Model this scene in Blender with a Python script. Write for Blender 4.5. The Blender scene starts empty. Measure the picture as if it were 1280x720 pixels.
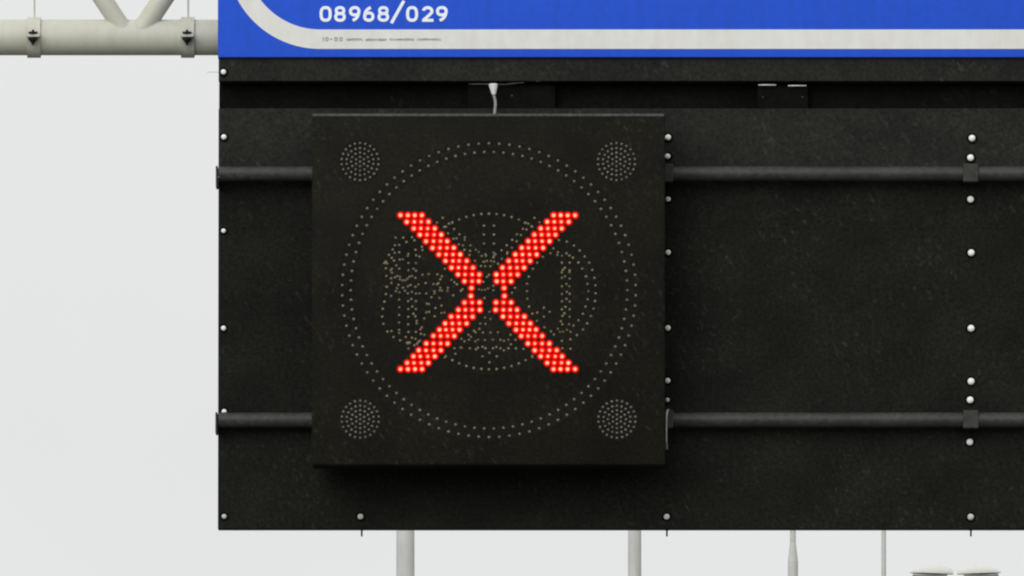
import bpy, bmesh, math, random
from mathutils import Vector, Matrix
random.seed(7)
R = math.radians
sc = bpy.context.scene
COL = sc.collection

# ------------------------------------------------------------------ camera
CAM = Vector((0.0, -55.0, 1.7))
MID = Vector((0.0, 0.0, 6.2))               # point of the portal in the middle of the picture
S = 0.003                                   # metres on the portal per pixel of the 1280 px photograph
F = (MID - CAM).normalized()
RT = Vector((1, 0, 0))
UP = RT.cross(F)
DIST = (MID - CAM).length
A = S / DIST
cd = bpy.data.cameras.new('camera')
cam = bpy.data.objects.new('camera', cd)
COL.objects.link(cam)
cam.location = CAM
cam.rotation_euler = (math.pi / 2 + math.asin(F.z), 0, 0)
cd.sensor_width = 36
cd.lens = 36 / (1280 * A)
cd.clip_start = 0.5
cd.clip_end = 6000
sc.camera = cam

def P(px, py, Y=0.0):
    """point on the vertical plane at depth Y that a survey of the photograph gives"""
    d = F + RT * ((px - 640) * A) + UP * ((360 - py) * A)
    return CAM + d * ((Y - CAM.y) / d.y)

# ------------------------------------------------------------------ materials
def newmat(name):
    m = bpy.data.materials.new(name)
    m.use_nodes = True
    nt = m.node_tree
    return m, nt, nt.nodes['Principled BSDF']

def paint(name, col, rough=0.5, spec=0.5, vary=0.25, scale=30, metal=0.0, bump=0.0, streaks=0.0, coat=0.0, grime=0.0, sscale=60):
    """painted or bare surface: mottled colour, uneven gloss, optional dust flecks and vertical grime"""
    m, nt, b = newmat(name)
    N, L = nt.nodes.new, nt.links.new
    tc = N('ShaderNodeTexCoord')
    n1 = N('ShaderNodeTexNoise'); n1.inputs['Scale'].default_value = scale; n1.inputs['Detail'].default_value = 8
    n1.inputs['Roughness'].default_value = 0.75
    L(tc.outputs['Object'], n1.inputs['Vector'])
    rp = N('ShaderNodeValToRGB')
    rp.color_ramp.elements[0].position = 0.36; rp.color_ramp.elements[1].position = 0.64
    lo = [c * (1 - vary) for c in col]; hi = [c * (1 + vary) for c in col]
    rp.color_ramp.elements[0].color = (*lo, 1); rp.color_ramp.elements[1].color = (*hi, 1)
    L(n1.outputs['Fac'], rp.inputs['Fac'])
    out = rp.outputs['Color']
    if streaks > 0:
        mp = N('ShaderNodeMapping'); mp.vector_type = 'TEXTURE'; mp.inputs['Rotation'].default_value = (0, R(-30), 0)
        mp.inputs['Scale'].default_value = (1, 1, 1.9)
        L(tc.outputs['Object'], mp.inputs['Vector'])
        n2 = N('ShaderNodeTexNoise'); n2.inputs['Scale'].default_value = sscale; n2.inputs['Detail'].default_value = 4
        n2.inputs['Roughness'].default_value = 0.65; n2.inputs['Distortion'].default_value = 0.5
        L(mp.outputs['Vector'], n2.inputs['Vector'])
        r2 = N('ShaderNodeValToRGB')
        r2.color_ramp.elements[0].position = 0.57; r2.color_ramp.elements[1].position = 0.68
        r2.color_ramp.elements[1].color = (streaks, streaks, streaks, 1)
        L(n2.outputs['Fac'], r2.inputs['Fac'])
        n3 = N('ShaderNodeTexNoise'); n3.inputs['Scale'].default_value = 3.5; n3.inputs['Detail'].default_value = 3
        L(tc.outputs['Object'], n3.inputs['Vector'])
        r3 = N('ShaderNodeValToRGB'); r3.color_ramp.elements[0].position = 0.40; r3.color_ramp.elements[1].position = 0.60
        L(n3.outputs['Fac'], r3.inputs['Fac'])
        mu = N('ShaderNodeMixRGB'); mu.blend_type = 'MULTIPLY'; mu.inputs[0].default_value = 1
        L(r2.outputs['Color'], mu.inputs[1]); L(r3.outputs['Color'], mu.inputs[2])
        ad = N('ShaderNodeMixRGB'); ad.blend_type = 'ADD'; ad.inputs[0].default_value = 1
        L(out, ad.inputs[1]); L(mu.outputs['Color'], ad.inputs[2])
        n5 = N('ShaderNodeTexNoise'); n5.inputs['Scale'].default_value = 4.5; n5.inputs['Detail'].default_value = 5
        L(tc.outputs['Object'], n5.inputs['Vector'])
        m5 = N('ShaderNodeMapRange'); m5.inputs['From Min'].default_value = 0.3; m5.inputs['From Max'].default_value = 0.7
        m5.inputs['To Min'].default_value = 0.70; m5.inputs['To Max'].default_value = 1.32
        L(n5.outputs['Fac'], m5.inputs['Value'])
        m6 = N('ShaderNodeMixRGB'); m6.blend_type = 'MULTIPLY'; m6.inputs[0].default_value = 1
        L(ad.outputs['Color'], m6.inputs[1]); L(m5.outputs['Result'], m6.inputs[2])
        out = m6.outputs['Color']
    if grime > 0:
        mp = N('ShaderNodeMapping'); mp.inputs['Scale'].default_value = (9, 9, 1.2)
        L(tc.outputs['Object'], mp.inputs['Vector'])
        n4 = N('ShaderNodeTexNoise'); n4.inputs['Scale'].default_value = 3; n4.inputs['Detail'].default_value = 6
        L(mp.outputs['Vector'], n4.inputs['Vector'])
        r4 = N('ShaderNodeValToRGB'); r4.color_ramp.elements[0].position = 0.42; r4.color_ramp.elements[1].position = 0.72
        g = 1 - grime
        r4.color_ramp.elements[0].color = (1, 1, 1, 1); r4.color_ramp.elements[1].color = (g, g * 0.99, g * 0.95, 1)
        L(n4.outputs['Fac'], r4.inputs['Fac'])
        mu = N('ShaderNodeMixRGB'); mu.blend_type = 'MULTIPLY'; mu.inputs[0].default_value = 1
        L(out, mu.inputs[1]); L(r4.outputs['Color'], mu.inputs[2])
        out = mu.outputs['Color']
    L(out, b.inputs['Base Color'])
    mr = N('ShaderNodeMapRange')
    mr.inputs['To Min'].default_value = max(0.05, rough - 0.1); mr.inputs['To Max'].default_value = min(1, rough + 0.1)
    L(n1.outputs['Fac'], mr.inputs['Value']); L(mr.outputs['Result'], b.inputs['Roughness'])
    b.inputs['Specular IOR Level'].default_value = spec
    b.inputs['Metallic'].default_value = metal
    b.inputs['Coat Weight'].default_value = coat
    if bump > 0:
        bp = N('ShaderNodeBump'); bp.inputs['Strength'].default_value = bump; bp.inputs['Distance'].default_value = 0.002
        L(n1.outputs['Fac'], bp.inputs['Height']); L(bp.outputs['Normal'], b.inputs['Normal'])
    return m

def lamp(name, col, strength, base=(0.02, 0.001, 0.001), vary=0.0):
    m, nt, b = newmat(name)
    b.inputs['Base Color'].default_value = (*base, 1)
    b.inputs['Roughness'].default_value = 0.6
    b.inputs['Specular IOR Level'].default_value = 0.02
    b.inputs['Emission Color'].default_value = (*col, 1)
    b.inputs['Emission Strength'].default_value = strength
    if vary > 0:
        N, L = nt.nodes.new, nt.links.new
        tc = N('ShaderNodeTexCoord'); n = N('ShaderNodeTexNoise'); n.inputs['Scale'].default_value = 45
        L(tc.outputs['Object'], n.inputs['Vector'])
        mr = N('ShaderNodeMapRange'); mr.inputs['From Min'].default_value = 0.3; mr.inputs['From Max'].default_value = 0.7
        mr.inputs['To Min'].default_value = strength * (1 - vary); mr.inputs['To Max'].default_value = strength * (1 + vary)
        L(n.outputs['Fac'], mr.inputs['Value']); L(mr.outputs['Result'], b.inputs['Emission Strength'])
    return m

M = {}
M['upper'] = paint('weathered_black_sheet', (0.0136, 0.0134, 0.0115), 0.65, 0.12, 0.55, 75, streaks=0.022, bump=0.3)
M['lower'] = paint('dark_sheet_and_rail_shade', (0.0092, 0.0090, 0.0074), 0.65, 0.07, 0.6, 75, streaks=0.018, bump=0.3)  # also holds the upper rail's shade on the band below it
M['channel'] = paint('flat_black_paint', (0.0042, 0.0042, 0.0038), 0.8, 0.06, 0.5, 60, streaks=0.010)
M['rail'] = paint('black_tube_paint', (0.030, 0.030, 0.028), 0.5, 0.30, 0.35, 50, streaks=0.03)
M['saddle'] = paint('grey_saddle_paint', (0.039, 0.039, 0.036), 0.6, 0.2, 0.3, 50, streaks=0.02)
M['box'] = paint('black_housing_paint', (0.0078, 0.0072, 0.0047), 0.65, 0.08, 0.55, 80, streaks=0.015, bump=0.25)
M['cap'] = paint('white_plastic_cap', (0.84, 0.83, 0.80), 0.45, 0.4, 0.06, 90)
M['cap_old_and_shaded'] = paint('greyed_and_shaded_cap', (0.50, 0.49, 0.46), 0.55, 0.3, 0.2, 60)
M['rubber'] = paint('black_rubber', (0.004, 0.004, 0.004), 0.9, 0.03, 0.2, 60)
M['blue'] = paint('blue_sign_film', (0.020, 0.094, 0.680), 0.5, 0.2, 0.05, 40, grime=0.04)
M['white_film'] = paint('white_sign_film', (0.70, 0.70, 0.68), 0.5, 0.3, 0.04, 14, grime=0.05)
M['number_film'] = paint('white_number_film', (0.82, 0.86, 0.93), 0.5, 0.3, 0.04, 30)
M['ink'] = paint('grey_green_ink', (0.22, 0.25, 0.23), 0.6, 0.2, 0.2, 60)
M['sign_edge'] = paint('navy_sign_edge', (0.012, 0.014, 0.05), 0.5, 0.2, 0.1, 30)
M['alu'] = paint('sign_back_aluminium', (0.45, 0.45, 0.45), 0.45, 0.5, 0.1, 20, metal=0.6)
M['truss'] = paint('pale_truss_paint', (0.520, 0.515, 0.445), 0.5, 0.3, 0.04, 12, grime=0.06)
M['truss_bolt'] = paint('dark_bolt_steel', (0.012, 0.012, 0.010), 0.7, 0.15, 0.2, 60)
M['rod'] = paint('galvanised_rod', (0.50, 0.50, 0.48), 0.5, 0.4, 0.1, 40)
M['bracket'] = paint('black_bracket_paint', (0.0046, 0.0046, 0.0042), 0.8, 0.06, 0.4, 50)
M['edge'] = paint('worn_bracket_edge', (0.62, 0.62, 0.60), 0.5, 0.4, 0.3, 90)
M['dull_edge'] = paint('lightened_edge', (0.062, 0.062, 0.057), 0.6, 0.25, 0.45, 60)  # lightened for the sky's light on the signal's top lip
M['plug'] = paint('white_plug_plastic', (0.82, 0.82, 0.80), 0.35, 0.5, 0.04, 60)
M['cable'] = paint('grey_cable_sheath', (0.22, 0.22, 0.215), 0.5, 0.4, 0.1, 60)
M['latch'] = paint('worn_latch_steel', (0.25, 0.25, 0.24), 0.4, 0.5, 0.3, 70, metal=0.4)
M['lens'] = paint('unlit_lens_glass', (0.125, 0.119, 0.092), 0.45, 0.3, 0.35, 22)
M['lens_warm'] = paint('unlit_amber_lens_glass', (0.150, 0.124, 0.072), 0.45, 0.3, 0.45, 22)
M['glow'] = lamp('red_led_halo', (1.0, 0.0018, 0.0012), 0.92, vary=0.15)  # glowing red domes put in for the halo around the LEDs
M['core'] = lamp('red_led_die', (1.0, 0.170, 0.095), 3.4, vary=0.35)
M['mast'] = paint('grey_mast_paint', (0.495, 0.495, 0.492), 0.6, 0.3, 0.06, 3, grime=0.08)
M['lantern'] = paint('pale_lantern_shell', (0.56, 0.57, 0.535), 0.5, 0.3, 0.05, 5)
M['bowl'] = paint('lantern_glass_bowl', (0.20, 0.20, 0.20), 0.25, 0.5, 0.1, 5)
M['grass'] = paint('grass', (0.10, 0.12, 0.06), 0.9, 0.1, 0.4, 0.4)
M['asphalt'] = paint('asphalt', (0.11, 0.11, 0.105), 0.85, 0.2, 0.25, 3)
M['line'] = paint('road_paint', (0.7, 0.7, 0.68), 0.7, 0.2, 0.1, 4)
M['concrete'] = paint('concrete', (0.32, 0.31, 0.29), 0.85, 0.2, 0.15, 4)

# ------------------------------------------------------------------ mesh helpers
def obj(name, bm, mat, parent=None, smooth=False, origin=None, autosmooth=None):
    if origin is not None:
        bmesh.ops.translate(bm, verts=bm.verts, vec=-Vector(origin))
    bmesh.ops.recalc_face_normals(bm, faces=bm.faces)
    me = bpy.data.meshes.new(name)
    bm.to_mesh(me); bm.free()
    me.materials.append(mat)
    if smooth:
        me.polygons.foreach_set('use_smooth', [True] * len(me.polygons))
        if autosmooth:
            me.set_sharp_from_angle(angle=R(autosmooth))
    o = bpy.data.objects.new(name, me)
    COL.objects.link(o)
    if origin is not None:
        o.location = origin
    if parent is not None:
        o.parent = parent
        o.matrix_parent_inverse = Matrix.Translation(-world_loc(parent))
    return o

def world_loc(o):
    v = o.location.copy()
    p = o.parent
    if p is None:
        return v
    return world_loc(p) + (v + o.matrix_parent_inverse.translation)

def thing(name, label, cat, loc=(0, 0, 0), group=None):
    o = bpy.data.objects.new(name, None)
    o.empty_display_size = 0.2
    COL.objects.link(o)
    o.location = loc
    tag(o, label, cat, group)
    return o

def tag(o, label, cat, group=None):
    o['label'] = label; o['category'] = cat
    if group: o['group'] = group
    return o

def struct(o):
    o['kind'] = 'structure'
    return o

def box(bm, x0, x1, y0, y1, z0, z1, bev=0.0, seg=1):
    r = bmesh.ops.create_cube(bm, size=1)
    vs = r['verts']
    for v in vs:
        v.co = Vector(((x0 + x1) / 2 + v.co.x * (x1 - x0), (y0 + y1) / 2 + v.co.y * (y1 - y0), (z0 + z1) / 2 + v.co.z * (z1 - z0)))
    if bev > 0:
        es = list({e for v in vs for e in v.link_edges})
        bmesh.ops.bevel(bm, geom=es, offset=bev, segments=seg, affect='EDGES', profile=0.5)

def pbox(bm, px0, px1, py0, py1, yf, yb, bev=0.0, seg=1):
    """box whose front face (at depth yf) covers a pixel rectangle of the photograph"""
    a = P(px0, py1, yf); b = P(px1, py0, yf)
    box(bm, a.x, b.x, yf, yb, a.z, b.z, bev, seg)

def rod(bm, p0, p1, r0, r1=None, seg=20, cap=True):
    p0 = Vector(p0); p1 = Vector(p1)
    if r1 is None: r1 = r0
    d = p1 - p0
    q = Vector((0, 0, 1)).rotation_difference(d.normalized()).to_matrix().to_4x4()
    r = bmesh.ops.create_cone(bm, cap_ends=cap, segments=seg, radius1=r0, radius2=r1, depth=d.length)
    bmesh.ops.transform(bm, matrix=Matrix.Translation((p0 + p1) / 2) @ q, verts=r['verts'])

def tube(bm, pts, rad, seg=10):
    pts = [Vector(p) for p in pts]
    rings = []
    n = len(pts)
    for i, p in enumerate(pts):
        t = (pts[min(i + 1, n - 1)] - pts[max(i - 1, 0)]).normalized()
        ref = Vector((0, 1, 0)) if abs(t.y) < 0.9 else Vector((1, 0, 0))
        u = t.cross(ref).normalized(); v = t.cross(u)
        r = rad[i] if isinstance(rad, (list, tuple)) else rad
        rings.append([bm.verts.new(p + (u * math.cos(2 * math.pi * k / seg) + v * math.sin(2 * math.pi * k / seg)) * r) for k in range(seg)])
    for a, b in zip(rings, rings[1:]):
        for k in range(seg):
            bm.faces.new((a[k], a[(k + 1) % seg], b[(k + 1) % seg], b[k]))
    bm.faces.new(rings[0][::-1]); bm.faces.new(rings[-1])

def dome(bm, c, r, h, seg=10, rings=3):
    """a spherical-looking cap on a vertical face, bulging towards the road (-Y)"""
    c = Vector(c)
    prev = None
    for i in range(rings):
        t = i / rings * math.pi / 2
        rr = r * math.cos(t); hh = h * math.sin(t)
        cur = [bm.verts.new(c + Vector((rr * math.cos(2 * math.pi * k / seg), -hh, rr * math.sin(2 * math.pi * k / seg)))) for k in range(seg)]
        if prev:
            for k in range(seg):
                bm.faces.new((prev[k], prev[(k + 1) % seg], cur[(k + 1) % seg], cur[k]))
        prev = cur
    top = bm.verts.new(c + Vector((0, -h, 0)))
    for k in range(seg):
        bm.faces.new((prev[k], prev[(k + 1) % seg], top))

def domes(bm, pts, Y, r, h, seg=8, rings=3):
    for (x, y) in pts:
        dome(bm, P(x, y, Y), r, h, seg, rings)

def ribbon(bm, pts, w, Y, closed=False, thick=0.0012):
    """flat band of width w px following a pixel path, standing proud of the sheet at Y"""
    n = len(pts); q = []
    for i in range(n):
        if closed:
            a, b = pts[i - 1], pts[(i + 1) % n]
        else:
            a, b = pts[max(i - 1, 0)], pts[min(i + 1, n - 1)]
        tx, ty = b[0] - a[0], b[1] - a[1]
        l = math.hypot(tx, ty) or 1
        nx, ny = -ty / l * w / 2, tx / l * w / 2
        q.append(((pts[i][0] + nx, pts[i][1] + ny), (pts[i][0] - nx, pts[i][1] - ny)))
    F_, B_ = [], []
    for a, b in q:
        F_.append((bm.verts.new(P(*a, Y - thick)), bm.verts.new(P(*b, Y - thick))))
        B_.append((bm.verts.new(P(*a, Y)), bm.verts.new(P(*b, Y))))
    m = n if closed else n - 1
    for i in range(m):
        j = (i + 1) % n
        bm.faces.new((F_[i][0], F_[j][0], F_[j][1], F_[i][1]))
        bm.faces.new((F_[i][0], B_[i][0], B_[j][0], F_[j][0]))
        bm.faces.new((F_[i][1], F_[j][1], B_[j][1], B_[i][1]))
    if not closed:
        bm.faces.new((F_[0][0], F_[0][1], B_[0][1], B_[0][0]))
        bm.faces.new((F_[-1][0], B_[-1][0], B_[-1][1], F_[-1][1]))

def new(): return bmesh.new()

# ------------------------------------------------------------------ ground and road (below the picture, light the undersides)
bm = new(); bmesh.ops.create_grid(bm, x_segments=2, y_segments=2, size=2500)
struct(obj('ground', bm, M['grass']))
bm = new(); box(bm, -7.5, 7.5, -400, 900, -0.3, 0.004)
struct(obj('road', bm, M['asphalt']))
bm = new()
for x in (-7.0, 7.0):
    box(bm, x - 0.1, x + 0.1, -400, 900, -0.1, 0.008)
for k in range(-30, 60):
    for x in (-2.4, 2.3):
        box(bm, x - 0.08, x + 0.08, k * 12.0, k * 12.0 + 3, -0.1, 0.008)
struct(obj('road_markings', bm, M['line']))

# ------------------------------------------------------------------ gantry: one flat tubular truss on two columns
YT = 0.26                                    # depth of the truss plane
SA = S * (1 + YT / 55)
def T(px, py): return P(px, py, YT)
g = thing('gantry_truss', 'pale grey-beige tubular truss running in behind the blue sign', 'gantry', (-9.5, YT, 0))
r_ch = 22.4 * SA
zc = T(640, 46.8).z
zt = T(640, -330).z
bm = new(); rod(bm, (-9.5, YT, zc), (9.5, YT, zc), r_ch, seg=64)
obj('bottom_chord', bm, M['truss'], g, smooth=True, autosmooth=40)
bm = new(); rod(bm, (-9.5, YT, zt), (9.5, YT, zt), r_ch, seg=40)
obj('top_chord', bm, M['truss'], g, smooth=True, autosmooth=40)
half = 0.675 * (zt - zc)
x0 = T(166, 46).x
k = -7
xs = [x0 + i * 2 * half for i in range(-7, 8)]
for xn in xs:
    if xn < -9.3 or xn > 9.3: continue
    for s in (-1, 1):
        if abs(xn + s * half) > 9.4: continue
        r_d = (11.6 if s < 0 else 13.0) * SA
        bm = new()
        a = Vector((xn + s * 0.018, YT - 0.022, zc)); b = Vector((xn + s * half, YT - 0.022, zt))
        rod(bm, a, b, r_d, seg=32)
        # weld bead where the brace meets the chord
        d = (b - a).normalized()
        pts = []
        u = Vector((0, 1, 0)); v = d.cross(u)
        for q in range(33):
            t = 2 * math.pi * q / 32
            off = (u * math.cos(t) + v * math.sin(t)) * (r_d * 1.005)
            # slide along the brace until the chord surface is met
            lo, hi = 0.0, 0.4
            for _ in range(30):
                mid = (lo + hi) / 2
                p = a + off + d * mid
                if math.hypot(p.y - YT, p.z - zc) < r_ch: lo = mid
                else: hi = mid
            pts.append(a + off + d * lo)
        tube(bm, pts, 0.0022, 6)
        obj('brace', bm, M['truss'], g, smooth=True, autosmooth=40)
for x in (-9.5, 9.5):
    bm = new(); rod(bm, (x, YT, 0), (x, YT, zt + 0.3), 0.17, 0.15, seg=32)
    box(bm, x - 0.35, x + 0.35, YT - 0.35, YT + 0.35, 0, 0.03)
    obj('column', bm, M['truss'], g, smooth=True, autosmooth=40)

def chord_clamp(px):
    c = T(px, 46.8)
    w = 8.4 * SA
    bm = new()
    rod(bm, (c.x - w, YT, zc), (c.x + w, YT, zc), 25.6 * SA, seg=48)
    # two lugs of the split collar in front
    yf = YT - 25.6 * SA - 0.030
    zl = T(px, 47.8).z
    box(bm, c.x - w + 0.001, c.x + w - 0.001, yf, YT - 23 * SA, zl - 0.0055, zl + 0.0055, 0.0015)
    cl = obj('clamp', bm, M['truss'], g, smooth=True, autosmooth=40, origin=(c.x, YT, zc))
    bm = new()
    yb = yf + 0.013
    rod(bm, (c.x - 0.001, yb, zl - 0.036), (c.x - 0.001, yb, zl + 0.023), 0.0045, seg=12)
    rod(bm, (c.x - 0.001, yb, zl + 0.0056), (c.x - 0.001, yb, zl + 0.015), 0.0195, seg=6)
    rod(bm, (c.x - 0.001, yb, zl - 0.017), (c.x - 0.001, yb, zl - 0.0056), 0.0195, seg=6)
    rod(bm, (c.x - 0.001, yb, zl - 0.028), (c.x - 0.001, yb, zl - 0.017), 0.007, 0.013, seg=12)
    obj('clamp_bolt', bm, M['truss_bolt'], cl)
    bm = new(); rod(bm, (c.x + 0.001, YT, zc + 0.05), (c.x + 0.001, YT, zt - 0.05), 0.0036, seg=10)
    obj('tie_rod', bm, M['rod'], cl, smooth=True, autosmooth=40)
    bm = new(); rod(bm, (c.x - w, YT, zt), (c.x + w, YT, zt), 25.6 * SA, seg=48)
    obj('top_clamp', bm, M['truss'], g, smooth=True, autosmooth=40)
for px in (-150, 42.6, 234.8):
    chord_clamp(px)

# ------------------------------------------------------------------ blue direction sign
YS = -0.012
a = P(272.2, 71.8, YS)
sx1 = P(1980, 0, YS).x
sz1 = P(0, -560, YS).z
sg = thing('road_sign', 'large blue direction sign with white rounded border and number at its foot', 'road sign', (a.x, YS, a.z))
bm = new(); box(bm, a.x, sx1, YS, 0.10, a.z, sz1, 0.004, 2)
obj('panel', bm, M['blue'], sg, smooth=True, autosmooth=50)
bm = new()
# border: rounded rectangle, 24 px wide, corner radius 105 px on its centre line
bx0, by0, bx1, by1, rr = 295, 49, 1957, -537, 105
path = []
for (cx, cy, t0) in ((bx0 + rr, by0 - rr, 180), (bx0 + rr, by1 + rr, 270), (bx1 - rr, by1 + rr, 0), (bx1 - rr, by0 - rr, 90)):
    for i in range(25):
        t = R(t0 + i * 90 / 24)
        path.append((cx + rr * math.cos(t), cy + rr * math.sin(t)))
ordered = []
for k in range(4):
    seg = path[k * 25:(k + 1) * 25]
    ordered += seg
# corners run: left-bottom is entered from the bottom edge
c1 = ordered[0:25][::-1]; c2 = ordered[25:50]; c3 = ordered[50:75]; c4 = ordered[75:100]
def arc(cx, cy, r, t0, t1, n=24, ry=None):
    ry = ry or r
    return [(cx + r * math.cos(R(t0 + (t1 - t0) * i / n)), cy + ry * math.sin(R(t0 + (t1 - t0) * i / n))) for i in range(n + 1)]
loop = (arc(bx0 + rr, by0 - rr, rr, 90, 180) + arc(bx0 + rr, by1 + rr, rr, 180, 270)
        + arc(bx1 - rr, by1 + rr, rr, 270, 360) + arc(bx1 - rr, by0 - rr, rr, 0, 90))
ribbon(bm, loop, 24.2, YS, closed=True)
obj('border', bm, M['white_film'], sg)

def glyph(bm, ch, x, y, w, h, st, Y):
    """numerals and slash drawn as ribbons; x,y is the top left corner in photograph pixels"""
    s = st / 2
    l, r_, t, b = x + s, x + w - s, y + s, y + h - s
    cx, cy = (l + r_) / 2, (t + b) / 2
    rx = (r_ - l) / 2
    def sup(cx, cy, rx, ry, n=2.5, t0=0, t1=360, k=32, close=True):
        o = []
        for i in range(k if close else k + 1):
            a = R(t0 + (t1 - t0) * i / k)
            c, s_ = math.cos(a), math.sin(a)
            o.append((cx + rx * math.copysign(abs(c) ** (2 / n), c), cy + ry * math.copysign(abs(s_) ** (2 / n), s_)))
        return o
    if ch == '0':
        ribbon(bm, sup(cx, cy, rx, (b - t) / 2, 2.7), st, Y, True)
    elif ch == '8':
        m = t + (b - t) * 0.47
        ribbon(bm, sup(cx, (t + m) / 2, rx * 0.88, (m - t) / 2, 2.4), st, Y, True)
        ribbon(bm, sup(cx, (m + b) / 2, rx, (b - m) / 2, 2.4), st, Y - 0.0003, True)
    elif ch in '69':
        m = t + (b - t) * 0.42
        ring = sup(cx, (m + b) / 2, rx, (b - m) / 2, 2.3)
        tail = [(l + 0.02 * w, (m + b) / 2), (l + rx * 0.12, m + (b - m) * 0.12), (l + rx * 0.55, t + (m - t) * 0.42), (cx + rx * 0.5, t)]
        tail = [tail[0]] + [((1 - u) ** 3 * tail[0][0] + 3 * (1 - u) ** 2 * u * (l) + 3 * (1 - u) * u * u * (l + rx * 0.5) + u ** 3 * tail[3][0],
                             (1 - u) ** 3 * tail[0][1] + 3 * (1 - u) ** 2 * u * (t + (b - t) * 0.38) + 3 * (1 - u) * u * u * (t + (b - t) * 0.1) + u ** 3 * tail[3][1])
                            for u in [i / 12 for i in range(1, 13)]]
        if ch == '9':
            ring = [(2 * cx - p[0], 2 * cy - p[1]) for p in ring]
            tail = [(2 * cx - p[0], 2 * cy - p[1]) for p in tail]
        ribbon(bm, ring, st, Y, True)
        ribbon(bm, tail, st, Y - 0.0003)
    elif ch == '2':
        ry = (b - t) * 0.29
        pts = arc(cx, t + ry, rx, -170, 25, 16, ry)
        pts += [(cx - rx * 0.25, b - (b - t) * 0.22), (l + 0.1, b - 0.2)]
        ribbon(bm, pts, st, Y)
        ribbon(bm, [(x + 0.4, b), (x + w, b)], st, Y - 0.0003)
    elif ch == '/':
        ribbon(bm, [(l, y + h), (r_, y)], st, Y)
    elif ch == '1':
        ribbon(bm, [(l, t + h * 0.2), (cx, t), (cx, y + h)], st, Y)
    elif ch == '-':
        ribbon(bm, [(x, cy), (x + w, cy)], st, Y)

bm = new()
for ch, x0_, x1_ in (('0', 399.5, 414.6), ('8', 417.8, 432.2), ('9', 436.3, 450.6), ('6', 453.9, 468.0), ('8', 472, 486.4),
                     ('0', 507.6, 522.6), ('2', 527.3, 541.8), ('9', 545, 559.6)):
    glyph(bm, ch, x0_, 7.6, x1_ - x0_, 19.6, 3.75, YS)
glyph(bm, '/', 487.2, 1.0, 19.6, 28.0, 3.9, YS)
obj('sign_number', bm, M['number_film'], sg)
bm = new()
for ch, x0_, w in (('1', 403, 2.4), ('0', 406.8, 3.8), ('-', 412.6, 3), ('0', 418, 3.9), ('0', 424.2, 3.9)):
    glyph(bm, ch, x0_, 46.2, w, 5.2, 1.0, YS - 0.0014)
# the rest of the imprint is too small to read: a row of letter strokes
for x_a, x_b, yy in ((433.5, 452, 49.3), (457.5, 483, 49.6), (487.5, 506.5, 49.3), (508, 519, 49.2), (522, 550, 49.3)):
    x = x_a
    while x < x_b:
        h = random.choice((2.2, 2.6, 3.0))
        ribbon(bm, [(x, yy - h / 2), (x, yy + h / 2)], 0.75, YS - 0.0014)
        if random.random() < 0.7:
            q = yy + random.choice((-1, 0, 1)) * h / 2 * 0.75
            ribbon(bm, [(x, q), (x + 1.6, q)], 0.6, YS - 0.0015)
        x += random.choice((1.5, 1.9, 2.3))
obj('maker_imprint', bm, M['ink'], sg)

# ------------------------------------------------------------------ black backing board of the portal
YB = 0.0
xl = P(273.4, 0, YB).x
xr = P(1980, 0, YB).x
zb = P(0, 661.2, YB).z
bd = thing('backing_board', 'wide black weathered sheet backing board studded with white bolts', 'backing board', (xl, YB, zb))
bm = new(); box(bm, xl, xr, 0.003, 0.09, P(0, 101.8, 0.003).z, P(0, 64, 0).z, 0.003)
obj('top_strip', bm, M['upper'], bd)
bm = new(); box(bm, xl + 0.0006, xr, 0.075, 0.088, P(0, 142, 0.08).z, P(0, 101.8, 0.0).z - 0.0005)
obj('channel', bm, M['channel'], bd)
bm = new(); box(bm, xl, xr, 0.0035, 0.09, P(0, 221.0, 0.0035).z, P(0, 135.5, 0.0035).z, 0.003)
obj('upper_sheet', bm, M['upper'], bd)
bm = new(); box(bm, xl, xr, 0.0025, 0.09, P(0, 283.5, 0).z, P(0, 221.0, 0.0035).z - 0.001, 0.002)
obj('rail_shade_sheet', bm, M['lower'], bd)  # split off behind the rail; darker colour holds the rail's shade
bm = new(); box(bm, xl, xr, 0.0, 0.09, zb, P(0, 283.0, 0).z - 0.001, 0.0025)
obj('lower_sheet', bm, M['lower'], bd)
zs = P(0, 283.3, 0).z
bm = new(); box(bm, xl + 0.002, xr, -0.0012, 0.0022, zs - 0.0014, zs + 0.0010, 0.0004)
obj('seam_highlight', bm, M['upper'], bd)  # added strip, paler than the sheet, for light caught on its edge
# posts behind the sheets carry the board on the truss chord
for px in (300, 450, 834, 1213, 1600, 1940):
    x = P(px, 0, 0).x
    bm = new(); box(bm, x - 0.03, x + 0.03, 0.093, 0.175, zb + 0.03, zt + 0.05, 0.003)
    obj('post', bm, M['channel'], bd)
# rails: round tubes clamped to the face
YR = -0.058
RR = 9.4 * S
rail_z = []
rails = []
for py in (217.3, 525.0):
    z = P(0, py, YR).z
    rail_z.append(z)
    bm = new(); rod(bm, (xl + 0.003, YR, z), (xr, YR, z), RR, seg=48)
    # tiny paint blisters and joints
    r_ = obj('rail', bm, M['rail'], bd, smooth=True, autosmooth=40, origin=(xl, YR, z))
    rails.append(r_)
    bm = new(); box(bm, P(270.6, 0, 0).x, xl - 0.0005, YR - 0.032, 0.03, z - 0.052, z + 0.028, 0.003)
    obj('end_plate', bm, M['rail'], r_)
    for px in (831.5, 1213.2, 1592):
        c = P(px, py, YR)
        w = 9.6 * S
        bm = new()
        # bent flat strap: square front over the tube, foot against the sheet
        box(bm, c.x - w, c.x + w, YR - RR - 0.005, -0.0005, z - RR - 0.004, z + RR + 0.007, 0.003, 2)
        obj('saddle', bm, M['saddle'], r_)

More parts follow.
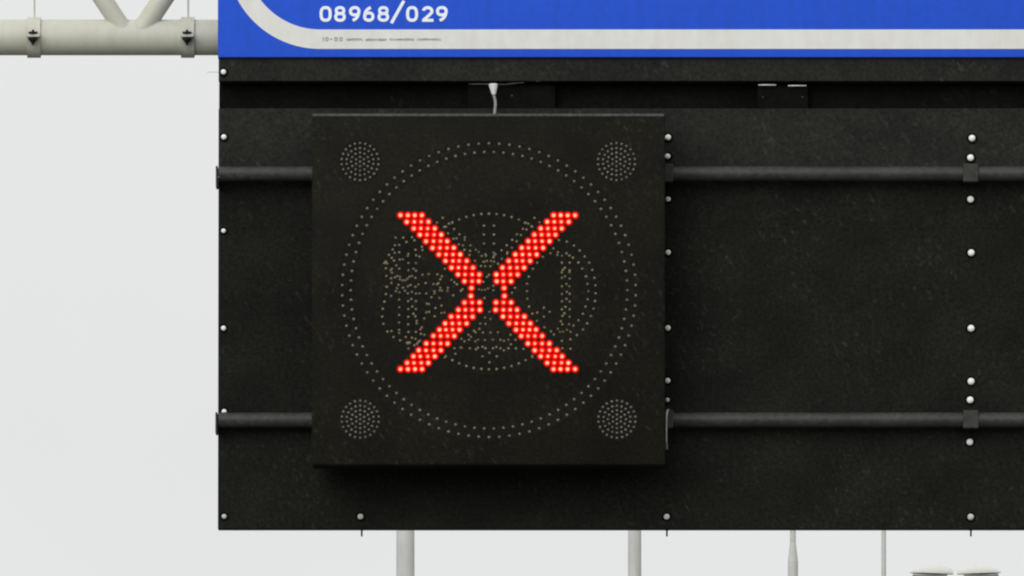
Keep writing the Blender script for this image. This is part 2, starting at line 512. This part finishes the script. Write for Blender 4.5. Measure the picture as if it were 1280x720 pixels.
def bolt(px, py, r=4.5, name='bolt', parent=bd, Y=0.0, mat='cap'):
    r *= 0.87
    c = P(px, py, Y)
    bm = new(); dome(bm, c + Vector((0, -0.0045, 0)), r * S, r * S * 0.55, 20, 5)
    rod(bm, c + Vector((0, -0.0046, 0)), c + Vector((0, 0.002, 0)), r * S, seg=20)
    b = obj(name, bm, M[mat], parent, smooth=True, autosmooth=40, origin=c)
    bm = new(); rod(bm, c + Vector((0, -0.0030, 0)), c + Vector((0, 0.001, 0)), (r + 2.2) * S, (r + 2.5) * S, seg=24)
    obj('washer', bm, M['rubber'], b, smooth=True, autosmooth=40)
    return b
for px, py, r in ((279.3, 90, 3.8), (279.8, 171.3, 3.8), (279.4, 288.6, 3.3), (279.4, 410.3, 3.6), (280.3, 514.6, 3.6), (280.2, 645.6, 3.5),
                  (450.6, 645.8, 4.2), (833.4, 646, 4.2),
                  (835.2, 171.8, 4.2), (834.6, 195.5, 3.9), (835.2, 249, 3.6), (835.2, 315.6, 3.8), (834.8, 410, 3.9), (834.6, 475.8, 3.8), (834.3, 500, 3.2),
                  (1215, 172.8, 4.7), (1213.2, 197.3, 4.8), (1213.2, 249.3, 4.7), (1214, 316, 4.8), (1213.8, 410.5, 4.9), (1213.8, 476.8, 4.9), (1212.7, 500, 4.9), (1212.3, 552.6, 4.8), (1213.3, 646.2, 4.6),
                  (1592, 197, 4.7), (1592, 249, 4.7), (1592, 410, 4.7), (1592, 646, 4.7)):
    bolt(px, py, r, mat='cap_old_and_shaded' if (py > 640 or px == 834.3) else 'cap')  # lower caps greyed; the cap beside the signal has shade in its colour
for px in (452.2, 833.6, 1213.6):
    c = P(px, 661, 0.03)
    bm = new(); rod(bm, (c.x, 0.03, zb + 0.02), (c.x, 0.03, zb - 0.026), 0.0034, seg=10)
    rod(bm, (c.x, 0.03, zb + 0.0), (c.x, 0.03, zb - 0.004), 0.0075, seg=6)
    obj('stud', bm, M['truss_bolt'], bd)
# hangers inside the channel
def hanger(x0_, x1_, y0_, y1_, screws, edges, mat):
    bm = new(); pbox(bm, x0_, x1_, y0_, y1_, 0.035, 0.085, 0.002)
    h = obj('hanger', bm, M['bracket'], bd)
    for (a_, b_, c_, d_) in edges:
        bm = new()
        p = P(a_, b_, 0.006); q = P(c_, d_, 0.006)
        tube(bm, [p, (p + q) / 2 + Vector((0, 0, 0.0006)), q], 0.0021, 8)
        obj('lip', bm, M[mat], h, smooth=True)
    for (x, y) in screws:
        bm = new(); dome(bm, P(x, y, 0.0345), 0.0045, 0.004, 12, 3)
        obj('screw', bm, M['saddle'], h, smooth=True)
hanger(947, 1010, 107, 137, ((953.5, 121.5), (1003, 121.5)), ((948, 106.3, 970, 106.3), (985, 107.2, 1008, 107.2)), 'edge')
hanger(585, 694, 105.5, 140, ((640, 119.8),), ((586, 105.2, 632, 105.6), (632, 105.6, 655, 103.2), (670, 101.6, 694, 99.6)), 'dull_edge')
# stray end of wire at the left edge
bm = new(); tube(bm, [P(281, 90.3, 0.02), P(271, 90.2, 0.02), P(264, 90.0, 0.02), P(259, 90.3, 0.02)], 0.0012, 6)
obj('wire_end', bm, M['rod'], bd)

# ------------------------------------------------------------------ lane signal
YF = -0.30
bx_l, bx_r = P(390.3, 0, YF).x, P(831.2, 0, YF).x
bz_t, bz_b = P(0, 142.8, YF).z, P(0, 581.3, YF).z
ls = thing('lane_signal', 'square black matrix signal showing a lit red cross', 'lane signal', ((bx_l + bx_r) / 2, YF, bz_b))
bm = new(); box(bm, bx_l, bx_r, YF, -0.085, bz_b, bz_t, 0.0075, 3)
obj('housing', bm, M['box'], ls, smooth=True, autosmooth=25)
# drip lip folded along the top edge; its lighter colour holds the sky's light
bm = new(); box(bm, bx_l + 0.002, bx_r - 0.004, YF - 0.0022, YF + 0.05, bz_t - 0.0085, bz_t + 0.002, 0.0015)
obj('top_lip', bm, M['dull_edge'], ls)
for px in (450, 771):
    x = P(px, 0, YF).x
    for z in rail_z:
        bm = new(); box(bm, x - 0.04, x + 0.04, -0.0845, YR - RR + 0.004, z - 0.05, z + 0.05, 0.003)
        obj('mounting_bracket', bm, M['channel'], ls)
# latch bar at the right hand edge
bm = new()
pts = [P(836, 511.5, -0.26), P(834, 514, -0.265), P(833.2, 520, -0.268), P(832.9, 535, -0.27), P(832.9, 550, -0.27), P(833.3, 562, -0.268)]
tube(bm, pts, [0.0035, 0.0042, 0.0042, 0.0038, 0.0038, 0.0055], 10)
obj('latch_bar', bm, M['latch'], ls, smooth=True)

YD = YF - 0.0004
CX, CY = 611.3, 363.0
def ringpts(cx, cy, r, n, off=0.0, keep=None):
    o = []
    for i in range(n):
        t = 2 * math.pi * (i + off) / n - math.pi / 2
        p = (cx + r * math.cos(t), cy + r * math.sin(t))
        if keep is None or keep(p): o.append(p)
    return o
LR = 1.8 * S
PT = 0.0006                                   # thickness of the black lens carriers screwed to the face
def carrier(bm, cx, cy, rx, ry, inner=None, n=96):
    """thin black disc or annulus that carries the lenses; returns how many faces it has"""
    def circ(k, Y):
        return [bm.verts.new(P(cx + rx * k * math.cos(2 * math.pi * i / n), cy + ry * k * math.sin(2 * math.pi * i / n), Y)) for i in range(n)]
    of, ob = circ(1, YF - PT), circ(1, YF + 0.002)
    for i in range(n):
        j = (i + 1) % n
        bm.faces.new((of[i], of[j], ob[j], ob[i]))
    if inner:
        jf, jb = circ(inner, YF - PT), circ(inner, YF + 0.002)
        for i in range(n):
            j = (i + 1) % n
            bm.faces.new((of[i], jf[i], jf[j], of[j]))
            bm.faces.new((jf[i], jb[i], jb[j], jf[j]))
    else:
        bm.faces.new(of)
    bm.faces.ensure_lookup_table()
    return len(bm.faces)
def lensfield(name, bm, nplate, mat, parent):
    for i, f in enumerate(bm.faces):
        f.material_index = 0 if i < nplate else 1
        f.smooth = i >= nplate
    o = obj(name, bm, M['box'], parent)
    o.data.materials.append(M[mat])
    return o
YD = YF - PT + 0.0003
bm = new(); k = carrier(bm, CX, CY, 188, 188, 168.5 / 188)
domes(bm, ringpts(CX, CY, 183.6, 90), YD, LR, LR * 0.6, 10)
domes(bm, ringpts(CX, CY, 172.9, 90, 0.5), YD, LR, LR * 0.6, 10)
lensfield('lens_ring', bm, k, 'lens', ls)
for cx, cy in ((450.1, 202.2), (770.6, 202.2), (450.3, 524.2), (771.2, 524.2)):
    bm = new(); k = carrier(bm, cx, cy, 27, 27, n=48)
    for r, n in ((23.2, 22), (16.9, 18), (11.2, 12), (5.7, 6)):
        domes(bm, ringpts(cx, cy, r, n), YD, 1.6 * S, 1.0 * S, 8)
    domes(bm, [(cx, cy)], YD, 1.6 * S, 1.0 * S, 8)
    lensfield('warning_lamp', bm, k, 'lens', ls)
inner_ring = ringpts(611.3, 364.6, 97.3, 64, 0.0, lambda p: abs(p[0] - 611.3) < 97.3 * math.sin(R(34)))

# lenses of the speed figures, surveyed from the photograph (8 x enlargements, origin given first)
Z = {}
Z[(460, 250)] = '748,180 690,228 810,238 845,222 762,272 862,292 800,335 915,345 885,385 855,390 970,375 968,400 910,445 950,455 1025,455 965,500 1020,510 1080,500 1108,522 1175,545 1180,560 1015,552 1138,562 1070,610 1190,612 1230,612 1130,662 1172,664 1155,620 1160,258 1260,258 1160,348 1260,348 1160,438 1260,438 1258,530 1255,575 278,378 353,378 385,422 440,375 465,405 270,455 313,452 248,497 268,530 313,525 475,500 545,503 540,470 210,550 238,580 405,540 400,560 482,555 515,568 260,608 318,598 348,595 178,618 165,632 190,635 285,655 405,632 480,632 180,685 240,690 228,705 313,687 405,705 455,690 480,710 770,690'
Z[(600, 250)] = '545,180 595,225 450,230 485,240 515,265 430,290 465,297 370,345 410,352 322,400 368,415 268,455 320,480 215,505 272,540 275,525 140,258 140,348 140,438 50,545 60,555 140,560 155,545 130,580 220,590 180,640 45,620 75,612 105,612 140,618 10,665 55,670 105,665 790,402 868,418 940,457 998,507 1048,567 1092,630 735,487 705,535 780,525 775,550 628,570 572,628 530,690 820,560 865,535 895,558 930,578 820,628 897,628 985,628 1022,688 1125,700 848,680 830,700 897,705'
Z[(460, 340)] = '185,42 240,8 270,55 232,65 295,42 320,75 320,50 375,85 350,85 395,70 415,50 440,42 475,60 545,30 608,22 695,25 738,45 725,75 705,115 690,125 655,122 835,80 865,105 890,125 188,150 235,112 305,130 290,165 280,195 315,205 350,160 370,190 400,145 425,132 475,150 505,125 577,112 180,222 232,240 400,215 440,200 480,218 515,215 583,218 665,195 665,215 635,255 715,262 800,160 795,190 725,160 740,190 720,185 165,298 312,278 403,293 435,272 480,293 610,322 590,320 735,338 675,362 148,370 312,355 403,373 443,348 480,373 585,405 612,400 735,412 765,408 143,448 312,432 403,450 455,420 475,445 562,467 667,445 155,520 312,508 403,525 487,490 487,515 540,555 525,575 195,598 235,592 312,580 312,612 405,602 480,602 530,620 565,630 257,652 322,685 378,652 440,660 475,670 410,705 390,710 505,700 520,690 1155,100 1190,50 1210,30 945,175 930,190 1110,175 1140,182 1170,180 1200,168 1165,262 853,235 1255,140 1255,185 1170,458 1225,472 1123,518 1175,520 1115,570 1060,590 1075,605 1150,608 1225,608 1005,630 1030,650 1010,680 935,670 965,695 1075,695 1100,680 1170,682 1215,400'
Z[(600, 340)] = '490,48 470,120 470,193 473,270 490,348 523,418 573,408 640,358 697,400 640,448 570,490 645,555 710,595 740,628 820,60 850,45 897,68 820,145 865,122 895,145 820,222 868,200 897,220 820,295 865,272 897,297 820,375 855,350 897,375 845,415 825,440 897,450 810,495 825,525 890,525 935,538 780,570 800,600 830,600 870,580 905,600 820,690 905,675 985,485 1030,420 1055,348 1078,275 1083,195 1075,122 1060,45 1145,60 1155,135 1158,215 1150,292 1135,370 1110,442 1073,515 1030,577 970,632 320,210 350,160 130,140 140,185 95,400 45,455 103,472 50,520 10,520 28,608 103,608 180,605 50,682 130,680 205,680 240,690 285,680 305,630 355,680 818,5 895,2'
Z[(460, 400)] = '400,235 420,228 490,240 465,255 405,288 865,285 935,280 925,275 1018,285 1080,295 1100,280 1145,270 1175,285 875,340 770,375 1215,330 1145,365 1215,425'
Z[(600, 400)] = '20,270 50,285 130,285 165,272 205,285 240,305 285,285 310,245 360,285 435,292 25,365 168,365 525,372 825,285 905,290'
fig = []
for (ox, oy), s in Z.items():
    for q in s.split():
        x, y = q.split(',')
        p = (ox + float(x) / 8, oy + float(y) / 8)
        if all(math.hypot(p[0] - o[0], p[1] - o[1]) > 1.2 for o in fig):
            fig.append(p)
bm = new(); k = carrier(bm, 611.3, 364.6, 141, 104)
domes(bm, inner_ring, YD, LR, LR * 0.6, 10)
domes(bm, fig, YD, 1.7 * S, 1.0 * S, 8)
lensfield('speed_figures', bm, k, 'lens_warm', ls)

# the lit cross: four arms of LEDs, four to a row
rows = [(269.1, (325, 399, 468, 538)), (277.3, (388, 463, 532, 603)), (285.6, (458, 528, 597, 667)), (293.4, (520, 590, 660, 732)),
        (301.5, (580, 655, 725, 792)), (309.8, (645, 720, 790, 858)), (318.1, (710, 780, 850, 922)), (326.1, (775, 850, 912, 987)),
        (334.6, (835, 905, 975, 1050)), (343.1, (900, 970, 1042, 1112)), (351.6, (965, 1042, 1108)), (360.0, (1035,)),
        (370.0, (1030,)), (378.2, (965, 1040, 1115)), (387.3, (905, 973, 1042, 1118)), (395.8, (832, 902, 972, 1045)),
        (404.3, (772, 843, 913, 985)), (412.1, (715, 780, 845, 915)), (420.0, (655, 727, 795, 862)), (429.4, (583, 655, 727, 795)),
        (437.9, (508, 580, 655, 728)), (445.5, (455, 523, 597, 668)), (453.6, (392, 460, 533, 603)), (461.3, (325, 400, 470, 540))]
arms = {(-1, -1): [], (1, -1): [], (-1, 1): [], (1, 1): []}
for y, xx in rows:
    for i, x in enumerate(xx):
        x = 460 + x / 8
        edge = (i in (0, len(xx) - 1)) or y < 270 or y > 460
        v = -1 if y < 365 else 1
        arms[(-1, v)].append((x, y, edge))
        arms[(1, v)].append((1219.4 - x, y, edge))
cross = bpy.data.objects.new('red_cross', None)
COL.objects.link(cross)
cross.location = P(609.8, 365, YD)
cross.parent = ls
cross.matrix_parent_inverse = Matrix.Translation(-ls.location)
for k_, pts in arms.items():
    bm = new(); domes(bm, [(x, y) for x, y, e in pts], YD, 4.7 * S, 2.0 * S, 16, 4)
    arm = obj('lit_arm', bm, M['glow'], cross, smooth=True)
    bm = new()
    for x, y, e in pts:
        r = (2.25 if e else 1.85) * S
        dome(bm, P(x, y, YD - 1.75 * S), r, r * 0.8, 12, 3)
    obj('led', bm, M['core'], cross, smooth=True)

# ------------------------------------------------------------------ white plug and grey cable into the top of the signal
cb = thing('signal_cable', 'grey cable with white plug running into the top of the matrix signal', 'cable', P(620, 143, -0.06))
bm = new()
pts = [P(616.6, 112, -0.05), P(617.3, 119, -0.05), P(618.8, 125, -0.053), P(619.3, 131, -0.06), P(618.2, 141, -0.11), P(617.6, 147.5, -0.16)]
tube(bm, pts, 0.0056, 10)
obj('lead', bm, M['cable'], cb, smooth=True)
bm = new()
c0, c1 = P(616.6, 106.0, -0.05), P(617.2, 118.0, -0.05)
rod(bm, c0, c1, 0.0178, 0.0075, seg=20)
rod(bm, c0 + Vector((0, 0, 0.004)), c0, 0.0130, 0.0178, seg=20)
obj('plug', bm, M['plug'], cb, smooth=True, autosmooth=50)

# ------------------------------------------------------------------ lighting masts far beyond the gantry
H = 14.92
def mast(px, dist, label):
    Y = CAM.y + dist
    x = CAM.x + (px - 640) * A * dist
    m = thing('street_lamp', label, 'street lamp', (x, Y, 0), 'lamp posts beyond the gantry')
    bm = new()
    rod(bm, (x, Y, 0), (x, Y, 1.4), 0.105, 0.105, 24)
    rod(bm, (x, Y, 1.4), (x, Y, 1.55), 0.105, 0.080, 24)
    rod(bm, (x, Y, 1.55), (x, Y, 11.55), 0.076, 0.054, 24)
    rod(bm, (x, Y, 11.55), (x, Y, 11.75), 0.054, 0.031, 24)
    rod(bm, (x, Y, 11.75), (x, Y, H - 0.12), 0.031, 0.028, 24)
    obj('pole', bm, M['mast'], m, smooth=True, autosmooth=40)
    bm = new()
    box(bm, x - 0.3, x + 0.3, Y - 0.3, Y + 0.3, 0, 0.06, 0.01)
    obj('footing', bm, M['concrete'], m)
    bm = new(); tube(bm, [(x - 0.34, Y, H - 0.09), (x, Y, H - 0.13), (x + 0.34, Y, H - 0.09)], 0.026, 10)
    obj('cross_arm', bm, M['mast'], m, smooth=True)
    for s in (-1, 1):
        # lantern: flattened shell, highest a third of the way out
        bm = new()
        n, sg_ = 14, 20
        rings = []
        for i in range(n + 1):
            u = i / n
            w = 0.15 * math.sin(math.pi * min(1, 0.12 + u * 0.80)) ** 0.6
            top = H + 0.005 + 0.105 * math.sin(math.pi * (0.12 + 0.80 * u)) ** 0.9
            base = H - 0.02 + 0.02 * u
            xx = x + s * (0.03 + 0.62 * u)
            rings.append([bm.verts.new((xx, Y + w * math.cos(math.pi * k / (sg_ - 1)), base + (top - base) * math.sin(math.pi * k / (sg_ - 1)) ** 0.8)) for k in range(sg_)])
        for a_, b_ in zip(rings, rings[1:]):
            for k in range(sg_ - 1):
                bm.faces.new((a_[k], a_[k + 1], b_[k + 1], b_[k]))
            bm.faces.new((a_[0], b_[0], b_[-1], a_[-1]))
        bm.faces.new(rings[0]); bm.faces.new(rings[-1])
        ln = obj('lantern', bm, M['lantern'], m, smooth=True, autosmooth=50)
        bm = new()
        box(bm, x + s * 0.12 if s > 0 else x - 0.62, x + 0.62 if s > 0 else x - 0.12, Y - 0.11, Y + 0.11, H - 0.075, H - 0.012, 0.02, 2)
        obj('lantern_glass', bm, M['bowl'], ln, smooth=True, autosmooth=40)
    return m
mast(506.5, 100, 'grey lamp post below the matrix signal, thickest of the row')
mast(793.6, 128, 'grey lamp post standing below the right corner of the matrix signal')
mast(991.8, 156, 'grey lamp post with a stepped neck narrowing just under the board')
mast(1105.5, 184, 'thinnest grey pole under the board, beside the twin lamp heads')
mast(1195.2, 212, 'street lamp whose twin pale lantern heads peep in at the bottom')

# ------------------------------------------------------------------ overcast daylight
w = bpy.data.worlds.new('World')
sc.world = w
w.use_nodes = True
nt = w.node_tree
N, L = nt.nodes.new, nt.links.new
bg = nt.nodes['Background']
SUN_EL, SUN_AZ = R(28), R(206)               # behind the camera, a little to the left
sky = N('ShaderNodeTexSky'); sky.sky_type = 'NISHITA'; sky.sun_disc = False
sky.sun_elevation = SUN_EL; sky.sun_rotation = SUN_AZ
sky.air_density = 1.0; sky.dust_density = 4.0; sky.ozone_density = 1.0
hs = N('ShaderNodeHueSaturation'); hs.inputs['Saturation'].default_value = 0.12
L(sky.outputs['Color'], hs.inputs['Color'])
# cloud deck: brighter overhead than at the horizon
tc = N('ShaderNodeTexCoord')
sp = N('ShaderNodeSeparateXYZ'); L(tc.outputs['Generated'], sp.inputs[0])
mr = N('ShaderNodeMapRange'); mr.inputs['From Min'].default_value = 0.10; mr.inputs['From Max'].default_value = 1.0
mr.inputs['To Min'].default_value = 0; mr.inputs['To Max'].default_value = 1
L(sp.outputs['Z'], mr.inputs['Value'])
cr = N('ShaderNodeMixRGB'); L(mr.outputs['Result'], cr.inputs[0])
HOR = 8.25
cr.inputs[1].default_value = (HOR * 0.993, HOR * 1.010, HOR * 1.002, 1)
cr.inputs[2].default_value = (12.0, 12.1, 12.1, 1)
nz = N('ShaderNodeTexNoise'); nz.inputs['Scale'].default_value = 32; nz.inputs['Detail'].default_value = 3
L(tc.outputs['Generated'], nz.inputs['Vector'])
m2 = N('ShaderNodeMapRange'); m2.inputs['To Min'].default_value = 0.96; m2.inputs['To Max'].default_value = 1.04
L(nz.outputs['Fac'], m2.inputs['Value'])
mu = N('ShaderNodeMixRGB'); mu.blend_type = 'MULTIPLY'; mu.inputs[0].default_value = 1
L(cr.outputs['Color'], mu.inputs[1]); L(m2.outputs['Result'], mu.inputs[2])
mx = N('ShaderNodeMixRGB'); mx.inputs[0].default_value = 0.93
L(hs.outputs['Color'], mx.inputs[1]); L(mu.outputs['Color'], mx.inputs[2])
L(mx.outputs['Color'], bg.inputs['Color'])
bg.inputs['Strength'].default_value = 0.10

sd = bpy.data.lights.new('sun', 'SUN'); sd.energy = 1.5; sd.angle = R(45); sd.color = (1.0, 0.985, 0.96)
so = bpy.data.objects.new('sun', sd); COL.objects.link(so)
dirv = Vector((math.sin(SUN_AZ) * math.cos(SUN_EL), math.cos(SUN_AZ) * math.cos(SUN_EL), math.sin(SUN_EL)))
so.rotation_euler = dirv.to_track_quat('Z', 'Y').to_euler()
so.location = (-10, -40, 30)

vs = sc.view_settings
sc.display_settings.display_device = 'sRGB'
vs.view_transform = 'Standard'; vs.look = 'None'; vs.exposure = 0.0; vs.gamma = 1.0; vs.use_curve_mapping = False
sc.cycles.filter_width = 2.2
sc.cycles.max_bounces = 6
